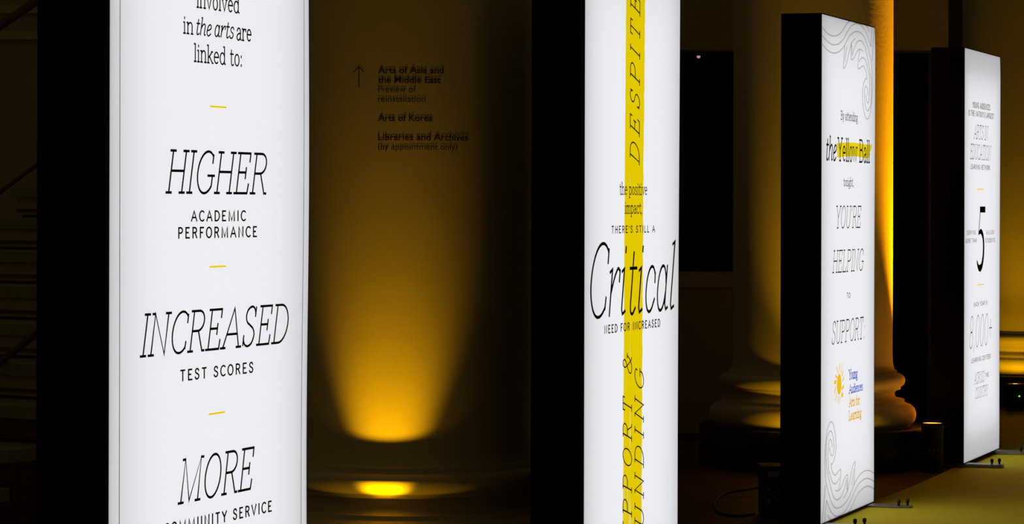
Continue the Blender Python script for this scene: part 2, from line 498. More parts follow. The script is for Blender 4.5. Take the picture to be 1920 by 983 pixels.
# back wall with a wide dark opening between the second column and the end of the wall
WY = 18.6
WX1 = 2.815
OX0, OX1, OZ0, OZ1 = 0.62, 2.73, 1.084, 2.522
bm = bmesh.new()
add_box(bm, -9, OX0, WY, WY + 0.3, 0, 5.5)
add_box(bm, OX1, WX1, WY, WY + 0.3, 0, 5.5)
add_box(bm, OX0, 2.2, WY, WY + 0.3, 0, OZ0 - 0.10)
add_box(bm, OX0, OX1, WY, WY + 0.3, OZ1, 5.5)
tag(obj('wall_back', bm, M['wall']), kind='structure')
tag(box('baseboard_back', -9, 2.2, WY - 0.02, WY, 0, 0.045, M['base'], bevel=0.004), kind='structure')
w1 = empty('window_1', (0, 0, 0))
tag(w1, kind='structure')
box('sill', OX0 + 0.002, 2.2, WY - 0.012, WY + 0.32, OZ0 - 0.098, OZ0, M['sill'], w1, 0.003)
# the dark gallery seen through it
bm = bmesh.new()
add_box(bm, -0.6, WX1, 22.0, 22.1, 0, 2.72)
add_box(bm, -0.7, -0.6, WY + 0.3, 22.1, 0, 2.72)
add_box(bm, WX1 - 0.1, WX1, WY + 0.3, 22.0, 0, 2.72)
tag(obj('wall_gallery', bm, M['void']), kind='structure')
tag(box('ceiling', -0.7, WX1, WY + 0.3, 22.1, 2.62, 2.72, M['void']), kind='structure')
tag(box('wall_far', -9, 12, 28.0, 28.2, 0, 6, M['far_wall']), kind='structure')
# pale bands high on the left wall
for n_, (z0, z1) in enumerate([(2.575, 2.63), (2.745, 2.80)]):
    tag(box('trim_%d' % (n_ + 1), -9, -0.9, WY - 0.03, WY, z0, z1, M['sill'], bevel=0.003), kind='structure')

# ------------------------------------------------------------------ yellow carpet runner
CA, CU = Vector((1.90, 14.82)), Vector((math.sin(R(20)), math.cos(R(20))))
CV = Vector((CU.y, -CU.x))
def carpet():
    bm = bmesh.new()
    nu, nv = 60, 12
    g = {}
    for i in range(nu + 1):
        for j in range(nv + 1):
            t = -9.5 + 16.0 * i / nu
            ww = 3.2 * j / nv
            edge = 0.012 * math.sin(t * 1.7) if j == 0 else 0
            p = CA + CU * t + CV * (ww + edge)
            z = 0.010 + 0.0012 * math.sin(3.1 * t + ww) if 0 < j < nv else 0.008
            g[i, j] = bm.verts.new((p.x, p.y, z))
    for i in range(nu):
        for j in range(nv):
            bm.faces.new((g[i, j], g[i, j + 1], g[i + 1, j + 1], g[i + 1, j]))
    rim = [e for e in bm.edges if e.is_boundary]
    r = bmesh.ops.extrude_edge_only(bm, edges=rim)
    for v in r['geom']:
        if isinstance(v, bmesh.types.BMVert):
            v.co.z = 0.0005
    o = obj('carpet_runner', bm, M['carpet'], None, False)
    tag(o, 'long yellow carpet runner in front of the row of lit panels', 'carpet')
carpet()

# ------------------------------------------------------------------ lamps on the floor
def uplight(loc, aim, energy, color, size, blend, label, led=None, h=0.28, r=0.062, spread=0.03, spill=0.0):
    """a black floor can with an open top; its lamp sits inside and shines up at the column"""
    t = empty('uplight', loc, 0, label, 'lamp', None)
    lathe('housing', [(r * 0.92, 0.012), (r, 0.02), (r, h - 0.02), (r * 1.04, h - 0.018), (r * 1.04, h), (r * 0.93, h), (r * 0.93, h - 0.045)], M['can'], t, 40, closed_ends=False)
    lathe('base', [(r * 1.02, 0.0), (r * 1.02, 0.012), (r * 0.9, 0.014)], M['rubber'], t, 32)
    lathe('reflector', [(r * 0.5, h - 0.06), (r * 0.9, h - 0.045), (r * 0.915, h - 0.003)], M['can_in'], t, 32, closed_ends=False)
    lathe('lens', [(r * 0.6, h - 0.050), (r * 0.5, h - 0.046)], M['bright_lens'] if 'rim' in label else M['amber_lens'], t, 32)
    for k in range(3):
        a = R(-112 + 22 * k)
        o = lathe('screw', [(0.0045, 0), (0.0045, 0.003), (0.002, 0.004)], M['knob'], t, 10)
        o.matrix_local = Matrix.Translation((r * math.cos(a), r * math.sin(a), h * 0.46)) @ Matrix.Rotation(a, 4, 'Z') @ Matrix.Rotation(R(90), 4, 'Y')
    if led is not None:
        a = R(led)
        o = lathe('indicator_light', [(0.006, 0), (0.006, 0.003), (0.003, 0.005)], M['green_led'], t, 10)
        o.matrix_local = Matrix.Translation((r * math.cos(a), r * math.sin(a), 0.11)) @ Matrix.Rotation(a, 4, 'Z') @ Matrix.Rotation(R(90), 4, 'Y')
    ld = bpy.data.lights.new('lamp_beam', 'SPOT')
    ld.energy = energy
    ld.color = color
    ld.spot_size = R(size)
    ld.spot_blend = blend
    ld.shadow_soft_size = spread
    lo = bpy.data.objects.new('lamp_beam', ld)
    COL.objects.link(lo)
    lo.parent = t
    lo.location = (0, 0, h - 0.015)
    if spill > 0:
        # stray light leaving the lens at a wide angle
        sd = bpy.data.lights.new('lamp_spill', 'SPOT')
        sd.spot_size = R(172)
        sd.spot_blend = 0.15
        sd.energy = spill
        sd.color = color
        sd.shadow_soft_size = spread
        so = bpy.data.objects.new('lamp_spill', sd)
        COL.objects.link(so)
        so.parent = t
        so.location = (0, 0, h + 0.012)
        so.rotation_euler = (math.pi, 0, 0)
    d = Vector(aim) - (Vector(loc) + Vector((0, 0, h - 0.015)))
    lo.rotation_euler = d.to_track_quat('-Z', 'Y').to_euler()
    return t

C1, C2, C3 = (-0.385, 10.95), (1.762, 16.87), (3.956, 22.3)
uplight((C1[0] - 0.10, C1[1] - 0.70, 0), (C1[0] - 0.065, C1[1] - 0.47, 0.80), 66, GOLD, 37, 1.0,
        'small black uplight can on the floor before the column carrying the lettering', h=0.165, r=0.036, spread=0.02, spill=1.6)
uplight((C2[0] - 0.04, C2[1] - 0.84, 0), (C2[0] - 0.04, C2[1] - 0.82, 3.2), 90, GOLD, 76, 1.0,
        'black uplight can behind the panel with the wave drawings', h=0.17, r=0.05, spill=7)
uplight((2.40, 16.42, 0), (2.36, 16.42, 3.0), 1.5, AMBER, 62, 1.0,
        'black uplight can on the floor right of the middle column, its rim glowing orange')
uplight((2.42, 16.79, 0), (2.70, 16.74, 3.0), 8500, AMBER, 50, 1.0,  # added unseen lamp that gives the middle column its orange right edge
        'low black uplight can added behind the orange-rimmed one to light the column edge orange', h=0.2, r=0.036, spread=0.02, spill=0.3)
uplight((C3[0] - 0.22, C3[1] - 0.93, 0), (C3[0] - 0.20, C3[1] - 0.8, 2.6), 36, GOLD, 80, 1.0,
        'black uplight can with a green indicator before the farthest column', led=-70, h=0.2, spill=9)

# ------------------------------------------------------------------ columns
def column(c, label, top=5.5):
    t = empty('column', (c[0], c[1], 0), 0, label, 'column')
    lathe('plinth', [(0.655, 0), (0.66, 0.004), (0.66, 0.226), (0.645, 0.236)], M['plinth'], t, 96)
    prof = [(0.565, 0.236)]
    # lower torus
    for k in range(15):
        a = R(-80 + 160 * k / 14)
        prof.append((0.545 + 0.058 * math.cos(a), 0.300 + 0.064 * math.sin(a)))
    prof += [(0.535, 0.372), (0.535, 0.388)]
    # scotia
    for k in range(9):
        a = R(-80 + 160 * k / 8)
        prof.append((0.520 - 0.042 * math.cos(a), 0.420 + 0.030 * math.sin(a)))
    prof += [(0.513, 0.453), (0.513, 0.462)]
    # upper torus
    for k in range(13):
        a = R(-80 + 160 * k / 12)
        prof.append((0.508 + 0.031 * math.cos(a), 0.499 + 0.036 * math.sin(a)))
    prof += [(0.492, 0.538), (0.492, 0.556)]
    lathe('base_moulding', prof, M['stone'], t, 128)
    sh = [(0.4855, 0.556)]
    for k in range(1, 11):
        u = k / 10
        sh.append((0.4655 + 0.020 * (1 - math.sin(u * math.pi / 2)), 0.556 + 0.10 * (1 - math.cos(u * math.pi / 2))))
    for k in range(1, 12):
        sh.append((0.4655, 0.656 + (top - 0.656) * k / 11))
    lathe('shaft', sh, M['stone'], t, 160)
    return t
col1 = column(C1, 'round plastered column carrying the dark lettering, lit yellow from below')
column(C2, 'round plastered column behind the panel with wave drawings, orange along its right side')
column(C3, 'farthest round column at the right edge, lit yellow behind the last panel')

def wrap_text(txt, px0, px1, ybase, ytop, bold):
    """lettering stuck on the shaft of the first column"""
    cu = bpy.data.curves.new('txt', 'FONT')
    cu.body = txt
    cu.size = 1.0
    cu.resolution_u = 4
    cu.offset = 0.022 if bold else 0.0
    to = bpy.data.objects.new('txt', cu)
    COL.objects.link(to)
    bpy.context.view_layer.update()
    dg = bpy.context.evaluated_depsgraph_get()
    me = bpy.data.meshes.new_from_object(to.evaluated_get(dg))
    bpy.data.objects.remove(to)
    xs = [v.co.x for v in me.vertices]
    x0, x1 = min(xs), max(xs)
    RC = 0.4655
    def arc(px):
        X_ = 0
        Z_ = C1[1] - RC
        for _ in range(5):
            X_ = (px - 960) / 5400 * Z_
            sn = (X_ - C1[0]) / RC
            Z_ = C1[1] - RC * math.sqrt(max(0, 1 - sn * sn))
        return math.asin(sn)
    a0, a1 = arc(px0), arc(px1)
    zb = CAM_H - (ybase - 385) / 5400 * (C1[1] - RC)
    hh = (ybase - ytop) / 5400 * (C1[1] - RC)
    k = hh / 0.69
    for v in me.vertices:
        a = a0 + (v.co.x - x0) / (x1 - x0) * (a1 - a0)
        z = zb + v.co.y * k
        v.co = Vector(((RC + 0.0012) * math.sin(a), -(RC + 0.0012) * math.cos(a), z))
    me.name = 'lettering'
    return link('lettering', me, M['walltext'], col1)
for a in [('Arts of Asia and', 708.5, 831, 137.6, 126, True), ('the Middle East', 708, 826, 155.6, 144, True),
          ('Preview of', 708.5, 779.5, 173.4, 161.8, False), ('reinstallation', 708.5, 797, 191.6, 180, False),
          ('Arts of Korea', 708.5, 810.5, 227.3, 215.7, True), ('Libraries and Archives', 708.5, 877, 263.3, 251.7, True),
          ('(by appointment only)', 708.5, 857, 281.2, 269.6, False)]:
    wrap_text(*a)
# the arrow beside it
def col_put(px, py):
    RC = 0.4655
    Z_ = C1[1] - RC
    for _ in range(5):
        X_ = (px - 960) / 5400 * Z_
        sn = (X_ - C1[0]) / RC
        Z_ = C1[1] - RC * math.sqrt(max(0, 1 - sn * sn))
    return ((RC + 0.0012) * sn, -(RC + 0.0012) * math.sqrt(1 - sn * sn), CAM_H - (py - 385) / 5400 * Z_)
bm = bmesh.new()
stroke_mesh(bm, [(672.5, 126), (672.5, 163.5)], 1.7, 1.7, col_put)
stroke_mesh(bm, [(663.5, 136), (672.5, 125.5), (681.5, 136)], 1.7, 1.7, col_put)
flat_obj('arrow', bm, M['walltext'], col1)

# ------------------------------------------------------------------ the lit panels
LINES = {
 1: [
  ('serif', 'involved', 0.4489, 0.6866, 2.0132, 2.0583),
  ('serif', 'in', 0.3769, 0.4289, 1.9438, 1.9867),
  ('ital', 'the', 0.4493, 0.5289, 1.9447, 1.9879),
  ('ital', 'arts', 0.5499, 0.6561, 1.9455, 1.9895),
  ('serif', 'are', 0.6747, 0.7559, 1.9434, 1.9893),
  ('serif', 'linked to:', 0.4351, 0.6998, 1.8758, 1.9202),
  ('ital', 'HIGHER', 0.2856, 0.8507, 1.5445, 1.6489),
  ('sans', 'ACADEMIC', 0.4227, 0.7271, 1.4735, 1.4981),
  ('sans', 'PERFORMANCE', 0.3539, 0.7937, 1.4311, 1.4564),
  ('ital', 'INCREASED', 0.1529, 0.9877, 1.1450, 1.2459),
  ('sans', 'TEST SCORES', 0.3644, 0.7735, 1.0746, 1.0999),
  ('ital', 'MORE', 0.3517, 0.7816, 0.7689, 0.8755),
  ('sans', 'COMMUNITY SERVICE', 0.2787, 0.8882, 0.6982, 0.7242),
 ],
 2: [
  ('serif', 'the positive', 0.3875, 0.7097, 1.5550, 1.5977),
  ('serif', 'impact,', 0.4486, 0.6488, 1.4866, 1.5297),
  ('sans', "THERE'S STILL A", 0.2961, 0.8072, 1.4170, 1.4403),
  ('ital', 'Critical', 0.0638, 1.0612, 1.1238, 1.3782),
  ('sans', 'NEED FOR INCREASED', 0.2168, 0.8754, 1.0626, 1.0890),
 ],
 3: [
  ('serif', 'By attending', 0.3785, 0.7273, 1.9318, 1.9734),
  ('ital', 'the', 0.0925, 0.2883, 1.7341, 1.8455),
  ('serif', 'Yellow Ball', 0.3132, 0.9914, 1.7334, 1.8418),
  ('serif', 'tonight,', 0.4389, 0.6443, 1.6125, 1.6540),
  ('ital', "YOU'RE", 0.2928, 0.8113, 1.4101, 1.5139),
  ('ital', 'HELPING', 0.2113, 0.8671, 1.1976, 1.3013),
  ('sans', 'TO', 0.5111, 0.5792, 1.0689, 1.0922),
  ('ital', 'SUPPORT:', 0.1999, 0.8919, 0.8577, 0.9628),
  ('blue', 'Young', 0.5499, 0.7365, 0.6703, 0.7161),
  ('blue', 'Audiences', 0.5539, 0.8504, 0.6021, 0.6435),
  ('gold', 'Arts for', 0.5546, 0.7816, 0.5366, 0.5800),
  ('gold', 'Learning', 0.5519, 0.8228, 0.4714, 0.5160),
 ],
 4: [
  ('sans', 'YOUNG AUDIENCES', 0.2328, 0.7704, 2.0817, 2.1123),
  ('sans', "IS THE NATION'S LARGEST", 0.1079, 0.8887, 2.0331, 2.0615),
  ('ital', 'ARTS IN', 0.2709, 0.7163, 1.9006, 1.9811),
  ('ital', 'EDUCATION', 0.1624, 0.8089, 1.7805, 1.8657),
  ('sans', 'LEARNING NETWORK.', 0.1760, 0.7890, 1.7222, 1.7474),
  ('sans', 'SERVING', 0.0705, 0.3304, 1.3394, 1.3611),
  ('sans', 'MORE THAN', 0.0330, 0.3606, 1.2926, 1.3146),
  ('sans', 'MILLION', 0.6727, 0.9192, 1.3370, 1.3585),
  ('sans', 'STUDENTS', 0.6444, 0.9462, 1.2880, 1.3104),
  ('five', '5', 0.3626, 0.6178, 1.1338, 1.4935),
  ('sans', 'EACH YEAR IN', 0.2803, 0.7005, 0.9171, 0.9391),
  ('ital', '8,000+', 0.1459, 0.8500, 0.6777, 0.8593),
  ('sans', 'LEARNING CENTERS', 0.2066, 0.8079, 0.5904, 0.6141),
  ('ital', 'ACROSS', 0.2862, 0.6099, 0.4610, 0.5240),
  ('sans', 'THE', 0.6382, 0.7473, 0.4838, 0.5064),
  ('ital', 'COUNTRY', 0.3233, 0.7284, 0.3743, 0.4354),
 ],
}
WAVES = [
  [(0.0089, 2.3535), (0.0762, 2.3369), (0.1502, 2.3264), (0.2374, 2.3254), (0.3256, 2.3363), (0.4019, 2.3571), (0.4789, 2.3903), (0.5632, 2.4232)],
  [(0.0093, 2.3155), (0.0766, 2.2987), (0.163, 2.2857), (0.2441, 2.2841), (0.3387, 2.2951), (0.428, 2.321), (0.5051, 2.3585), (0.5832, 2.3904), (0.649, 2.4065), (0.7155, 2.4142), (0.7961, 2.4122), (0.8642, 2.3977), (0.9329, 2.3706), (0.9886, 2.3331), (1.011, 2.3155)],
  [(0.0097, 2.2746), (0.077, 2.2576), (0.1635, 2.2458), (0.2446, 2.2449), (0.3391, 2.2562), (0.4284, 2.2819), (0.4926, 2.3125), (0.5575, 2.3433), (0.6362, 2.3645), (0.7092, 2.3739), (0.7966, 2.3722), (0.8646, 2.3574), (0.9196, 2.3294), (0.9753, 2.2824), (1.0174, 2.2376), (1.0345, 2.203), (1.0405, 2.1666), (1.0464, 2.1355), (1.0443, 2.0726), (1.0199, 2.0091), (0.9926, 1.9713), (0.9445, 1.9496), (0.8963, 1.9591), (0.8549, 1.9981), (0.834, 2.047), (0.8335, 2.0903), (0.8603, 2.1285), (0.8942, 2.1485), (0.9147, 2.1519), (0.9327, 2.147)],
  [(0.6241, 2.2586), (0.6372, 2.2775), (0.6767, 2.3041), (0.7165, 2.3231), (0.77, 2.3327), (0.8241, 2.3289), (0.8788, 2.3086), (0.9203, 2.2734), (0.9551, 2.2346), (0.9831, 2.1985), (1.0113, 2.1622), (1.0258, 2.1039), (1.0196, 2.041), (0.9922, 2.0088), (0.9481, 1.9918), (0.9095, 2.003), (0.8818, 2.0363), (0.8705, 2.0669), (0.8784, 2.0982), (0.9015, 2.1131), (0.929, 2.1064), (0.9471, 2.0884), (0.9528, 2.0699)],
  [(0.7617, 2.2285), (0.7912, 2.2438), (0.8385, 2.2514), (0.8863, 2.2438), (0.9208, 2.2237), (0.9487, 2.1938), (0.9695, 2.1798), (0.9882, 2.1181), (0.9845, 2.0773), (0.971, 2.0425), (0.9477, 2.0308), (0.9228, 2.0408), (0.9089, 2.0559), (0.9088, 2.0683)],
  [(0.454, 2.2923), (0.4479, 2.2618), (0.4355, 2.216), (0.4294, 2.1826), (0.4488, 2.1834), (0.4873, 2.2033), (0.5195, 2.2351), (0.5452, 2.2668), (0.5776, 2.2988), (0.6234, 2.3226), (0.6736, 2.337)],
  [(0.5059, 2.289), (0.4803, 2.2574), (0.4613, 2.2142)],
  [(0.6039, 2.3002), (0.6042, 2.2698), (0.611, 2.2488)],
  [(0.5906, 2.3117), (0.5845, 2.2688), (0.5875, 2.2354), (0.6047, 2.2302), (0.6508, 2.2416), (0.6904, 2.265), (0.7303, 2.2823), (0.7705, 2.2899), (0.8042, 2.2886), (0.8355, 2.284)],
  [(0.7679, 2.2843), (0.7414, 2.246), (0.7337, 2.2149), (0.7339, 2.1919), (0.785, 2.1994), (0.839, 2.2106), (0.88, 2.2007), (0.9145, 2.1773), (0.9215, 2.1574)],
  [(0.9118, 2.4216), (0.9463, 2.4056), (0.981, 2.3883)],
  [(1.046, 2.4209), (1.0299, 2.3698), (1.0137, 2.3188)],
  [(1.0965, 2.4176), (1.0651, 2.3404), (1.0489, 2.2862), (1.0369, 2.2417)],
]
RAYS = [((0.2948, 0.7445), (0.3309, 0.7122), 0.0056), ((0.3592, 0.7547), (0.3596, 0.7191), 0.004), ((0.4141, 0.7553), (0.3929, 0.7139), 0.0048), ((0.4349, 0.7168), (0.4032, 0.6964), 0.0064), ((0.4498, 0.687), (0.415, 0.6702), 0.0064), ((0.44, 0.6449), (0.4038, 0.6334), 0.0104), ((0.4013, 0.603), (0.4215, 0.6052), 0.016), ((0.3681, 0.5982), (0.3584, 0.565), 0.0048), ((0.3321, 0.6038), (0.3253, 0.5671), 0.0048), ((0.2962, 0.6196), (0.278, 0.5886), 0.0056), ((0.2816, 0.6491), (0.2563, 0.6236), 0.0072), ((0.2572, 0.6731), (0.2799, 0.6738), 0.0144), ((0.2767, 0.7043), (0.3025, 0.6935), 0.0088)]
HIGHLIGHT = [(0.3002, 1.8148), (0.4602, 1.8229), (0.6652, 1.8265), (0.8405, 1.8238), (0.9476, 1.8223), (1.0417, 1.8236), (1.0346, 1.8057), (1.0201, 1.8022), (1.0311, 1.7959), (0.9841, 1.7852), (1.0131, 1.7759), (0.9771, 1.7622), (0.9628, 1.7522), (0.8412, 1.7559), (0.6659, 1.7602), (0.4609, 1.7544), (0.3142, 1.7462)]

W, DEP, H0, H1 = 1.12, 0.195, 0.018, 2.421

def light_box(loc, ang, label, edge, led_inset, lean=0.0):
    """origin at the near corner of the lit face; local x runs along the face, local -y is its outside"""
    root = empty('light_box', (loc[0], loc[1], lean), R(90 - ang), label, 'display panel', 'tall backlit display panels in a row')
    side = M['side']
    fr = 0.012
    box('end_panel', 0, fr, 0.004, DEP, H0, H1, side, root, 0.002)
    box('end_panel', W - fr, W, 0.004, DEP, H0, H1, side, root, 0.002)
    box('top_panel', fr, W - fr, 0.004, DEP, H1 - fr, H1, side, root, 0.001)
    box('bottom_panel', fr, W - fr, 0.004, DEP, H0, H0 + fr, side, root, 0.001)
    box('back_panel', fr, W - fr, DEP - 0.01, DEP, H0 + fr, H1 - fr, side, root)
    # frame profile round the face
    for a in ((0, 0.004, H0, H1), (W - 0.004, W, H0, H1)):
        box('edge_profile', a[0], a[1], -0.001, 0.004, a[2], a[3], M['alu'], root)
    for a in ((H0, H0 + 0.005), (H1 - 0.005, H1)):
        box('edge_profile', 0.004, W - 0.004, -0.001, 0.004, a[0], a[1], M['alu'], root)
    # white lining and LED sheet
    bm = bmesh.new()
    add_box(bm, fr, fr + 0.002, 0.01, DEP - 0.012, H0 + fr, H1 - fr)
    add_box(bm, W - fr - 0.002, W - fr, 0.01, DEP - 0.012, H0 + fr, H1 - fr)
    add_box(bm, fr + 0.002, W - fr - 0.002, 0.01, DEP - 0.012, H0 + fr, H0 + fr + 0.002)
    add_box(bm, fr + 0.002, W - fr - 0.002, 0.01, DEP - 0.012, H1 - fr - 0.002, H1 - fr)
    obj('white_lining', bm, M['inner'], root)
    ix, iz = led_inset
    bm = bmesh.new()
    vs = [bm.verts.new(p) for p in ((fr + ix, 0.115, H0 + iz), (W - fr - ix, 0.115, H0 + iz), (W - fr - ix, 0.115, H1 - iz), (fr + ix, 0.115, H1 - iz))]
    bm.faces.new(vs)
    flat_obj('led_sheet', bm, M['led'], root)
    # fabric: slightly slack, pulled unevenly towards its far edge
    def off(s, h):
        u = max(0.0, min(1.0, s / W))
        v = (h - H0) / (H1 - H0)
        rim = min(1.0, u * 14, (1 - v) * 20, v * 20)
        return -(0.003 * max(0, rim) * (0.6 + 0.4 * math.sin(3 * u + 5 * v)) + (u ** 5) * edge(h))
    bm = bmesh.new()
    nx, nz = 28, 70
    g = {}
    s0, s1, h0, h1 = 0.0042, W - 0.0042, H0 + 0.0052, H1 - 0.0052
    for i in range(nx + 1):
        for j in range(nz + 1):
            s, h = s0 + (s1 - s0) * i / nx, h0 + (h1 - h0) * j / nz
            g[i, j] = bm.verts.new((s, off(s, h), h))
    for i in range(nx):
        for j in range(nz):
            bm.faces.new((g[i, j], g[i + 1, j], g[i + 1, j + 1], g[i, j + 1]))
    # far edge folds back to the frame
    for j in range(nz):
        a, b = g[nx, j], g[nx, j + 1]
        c, d = bm.verts.new((s1, 0.003, a.co.z)), bm.verts.new((s1, 0.003, b.co.z))
        bm.faces.new((a, c, d, b))
    bmesh.ops.remove_doubles(bm, verts=bm.verts, dist=1e-6)
    me = bpy.data.meshes.new('fabric_face')
    bm.to_mesh(me); bm.free()
    for p in me.polygons:
        p.use_smooth = True
    fab = link('fabric_face', me, M['fabric'], root)
    # feet: two steel plates under the box, sticking out in front, two bolts each
    for k, s in enumerate((0.07, W - 0.10)):
        bm = bmesh.new()
        pts = [(s - 0.05, 0.16), (s - 0.05, -0.155), (s - 0.03, -0.215), (s + 0.03, -0.215), (s + 0.05, -0.155), (s + 0.05, 0.16)]
        lo = [bm.verts.new((x_, y_, 0.0115 - lean)) for x_, y_ in pts]
        hi = [bm.verts.new((x_, y_, 0.0175 - 0 * lean)) for x_, y_ in pts]
        bm.faces.new(lo); bm.faces.new(hi)
        for q in range(6):
            bm.faces.new((lo[q], lo[(q + 1) % 6], hi[(q + 1) % 6], hi[q]))
        ft = obj('foot', bm, M['steel'], root)
        for dx, dy in ((-0.022, -0.155), (0.022, -0.19)):
            lathe('bolt', [(0.006, 0.0175), (0.006, 0.030), (0.0095, 0.031), (0.0095, 0.046), (0.006, 0.050)], M['rubber'], ft, 12, loc=(s + dx, dy, 0))
    return root, fab, off

def put_on(off, lift):
    return lambda s, h: (s, off(s, h) - lift, h)

def letter(fab, off, style, text, sl, sr, hb, ht, bold=None):
    st = set_line(text, style)
    xs = [p[0] for _, s in st for p in s]
    x0, x1 = min(xs), max(xs)
    k = ht - hb
    kx = (sr - sl) / (x1 - x0)
    if bold is None:
        bold = {'serif': (0.105, 0.095), 'ital': (0.056, 0.062), 'sans': (0.215, 0.17), 'blue': (0.17, 0.15), 'gold': (0.17, 0.15)}[style]
        if style == 'ital' and text in ('the', 'arts'):
            bold = (0.10, 0.09)
    # widths follow the cap height; narrow settings get thinner uprights
    wx, wy = bold[0] * k * min(1.25, max(0.7, kx / k)), bold[1] * k
    mat = {'blue': M['blue_ink'], 'gold': M['gold_ink']}.get(style, M['print'])
    for word in range(st[-1][0] + 1):
        bm = bmesh.new()
        for wd, s in st:
            if wd == word:
                stroke_mesh(bm, [(sl + (a - x0) * kx, hb + b * k) for a, b in s], wx, wy, put_on(off, 0.0024))
        flat_obj('lettering', bm, mat, fab)

def letter_up(fab, off, text, s_base, s_cap, hl, hr, w=0.075):
    """lettering that reads upwards"""
    st = set_line(text, 'wide')
    xs = [p[0] for _, s in st for p in s]
    x0, x1 = min(xs), max(xs)
    k = s_base - s_cap
    for word in range(st[-1][0] + 1):
        bm = bmesh.new()
        for wd, s in st:
            if wd == word:
                stroke_mesh(bm, [(s_base - b * k, hl + (a - x0) / (x1 - x0) * (hr - hl)) for a, b in s], w * k, w * k * 0.62, put_on(off, 0.0024))
        flat_obj('lettering', bm, M['print'], fab)

def patch(name, fab, off, s_a, s_b, h0, h1, mat, lift, n=30):
    bm = bmesh.new()
    rows = []
    for i in range(n + 1):
        u = i / n
        h = h0 + (h1 - h0) * u
        rows.append([bm.verts.new((s, off(s, h) - lift, h)) for s in [s_a(u) + (s_b(u) - s_a(u)) * q / 6 for q in range(7)]])
    for a, b in zip(rows[:-1], rows[1:]):
        for q in range(6):
            bm.faces.new((a[q], a[q + 1], b[q + 1], b[q]))
    return flat_obj(name, bm, mat, fab)

def dash(fab, off, sl, sr, h, t=0.0045):
    return patch('dash', fab, off, lambda u: sl, lambda u: sr, h - t / 2, h + t / 2, M['gold_dash'], 0.0018, 2)
M['gold_dash'] = ink_mat('gold_dash_ink', (0.98, 0.72, 0.0))

BOX = [
 ((-0.1402 * 6.85, 6.85), 21.0, 'nearest lit white panel reading HIGHER and INCREASED', lambda h: 0.0022 * math.sin((h - 1.2) * 4.3) + 0.0005, (0.045, 0.05)),
 ((0.0250 * 9.98, 9.98), 20.3, 'lit white panel reading Critical across a vertical yellow brush stripe', lambda h: 0.0018 * (h - 1.0), (0.04, 0.05)),
 ((0.1073 * 13.5, 13.5), 20.0, 'lit white panel with grey wave drawings and a yellow sun logo', lambda h: 0.0, (0.045, 0.085)),
 ((0.157 * 16.58, 16.58), 20.0, 'farthest lit white panel, with a large numeral 5', lambda h: 0.0, (0.045, 0.15)),
]
built = []
for i, (loc, ang, lab, edge, inset) in enumerate(BOX):
    root, fab, off = light_box(loc, ang, lab, edge, inset, 0.012 if i == 3 else 0.0)
    built.append((root, fab, off))
    for st, tx, sl, sr, hb, ht in LINES[i + 1]:
        if st == 'five':
            continue
        letter(fab, off, st, tx, sl, sr, hb, ht, bold=(0.046, 0.055) if (st == 'ital' and i in (2, 3) and tx.isupper()) else ((0.046, 0.046) if tx == 'Critical' else ((0.03, 0.03) if tx == '8,000+' else (0.085, 0.080) if tx == 'Yellow Ball' else None)))

# panel 1: thin border lines and gold dashes
r1, f1, o1 = built[0]
for s_lo, s_hi in ((0.051, 0.0515), (1.0745, 1.0835)):
    patch('border_line', f1, o1, lambda u: s_lo + (s_hi - s_lo) * u - 0.0016, lambda u: s_lo + (s_hi - s_lo) * u + 0.0016, 0.06, 2.37, M['border_ink'], 0.0018, 90)
for a in ((0.5240, 0.6173, 1.7653), (0.5232, 0.6166, 1.3559), (0.5193, 0.6126, 0.9802)):
    dash(f1, o1, *a)
# panel 2: the yellow brush band and the lettering that climbs it
r2, f2, o2 = built[1]
rb = random.Random(9)
wob = [rb.uniform(-1, 1) for _ in range(200)]
patch('brush_band', f2, o2, lambda u: 0.427 + 0.034 * u + 0.0012 * wob[int(u * 90)], lambda u: 0.648 + 0.034 * u + 0.003 * wob[int(u * 90) + 95] * (1 if u > 0.25 else 1.5), 0.12, 2.40, M['yellow_ink'], 0.0012, 90)
letter_up(f2, o2, 'DESPITE', 0.6159, 0.5083, 1.664, 2.290)
letter_up(f2, o2, 'SUPPORT &', 0.5282, 0.4270, 0.2062, 0.9793)
letter_up(f2, o2, 'FUNDING', 0.6717, 0.5680, 0.2311, 0.9187)

# panel 3: wave drawings, yellow highlighter, sun logo
r3, f3, o3 = built[2]
def waves(name, flip):
    bm = bmesh.new()
    for w in WAVES:
        pts = S(*w, n=5)
        if flip:
            pts = [(W - a, 2 * 1.2195 - b) for a, b in pts]
        pts = [(min(W - 0.006, max(0.006, a)), min(H1 - 0.008, max(H0 + 0.008, b))) for a, b in pts]
        stroke_mesh(bm, pts, 0.0125, 0.0058, put_on(o3, 0.0016))
    return flat_obj(name, bm, M['grey_ink'], f3)
waves('wave_drawing', False)
waves('wave_drawing', True)
bm = bmesh.new()
bm.faces.new([bm.verts.new((a, o3(a, b) - 0.0014, b)) for a, b in reversed(HIGHLIGHT)])
bmesh.ops.triangulate(bm, faces=bm.faces)
M['highlighter'] = ink_mat('highlighter_ink', (0.93, 0.72, 0.01))
flat_obj('highlighter_stroke', bm, M['highlighter'], f3)
logo = bmesh.new()
c = logo.verts.new((0.3487, o3(0.35, 0.66) - 0.0024, 0.6587))
ring = [logo.verts.new((0.3487 + 0.046 * math.cos(a), o3(0.35, 0.66) - 0.0024, 0.6587 + 0.050 * math.sin(a))) for a in [2 * math.pi * k / 32 for k in range(32)]]
for k in range(32):
    logo.faces.new((c, ring[k], ring[(k + 1) % 32]))
for (p, q, w_) in RAYS:
    stroke_mesh(logo, [p, q], max(w_ * 1.9, 0.010), w_ * 1.3, put_on(o3, 0.0024))
flat_obj('sun_emblem', logo, M['sun_ink'], f3)

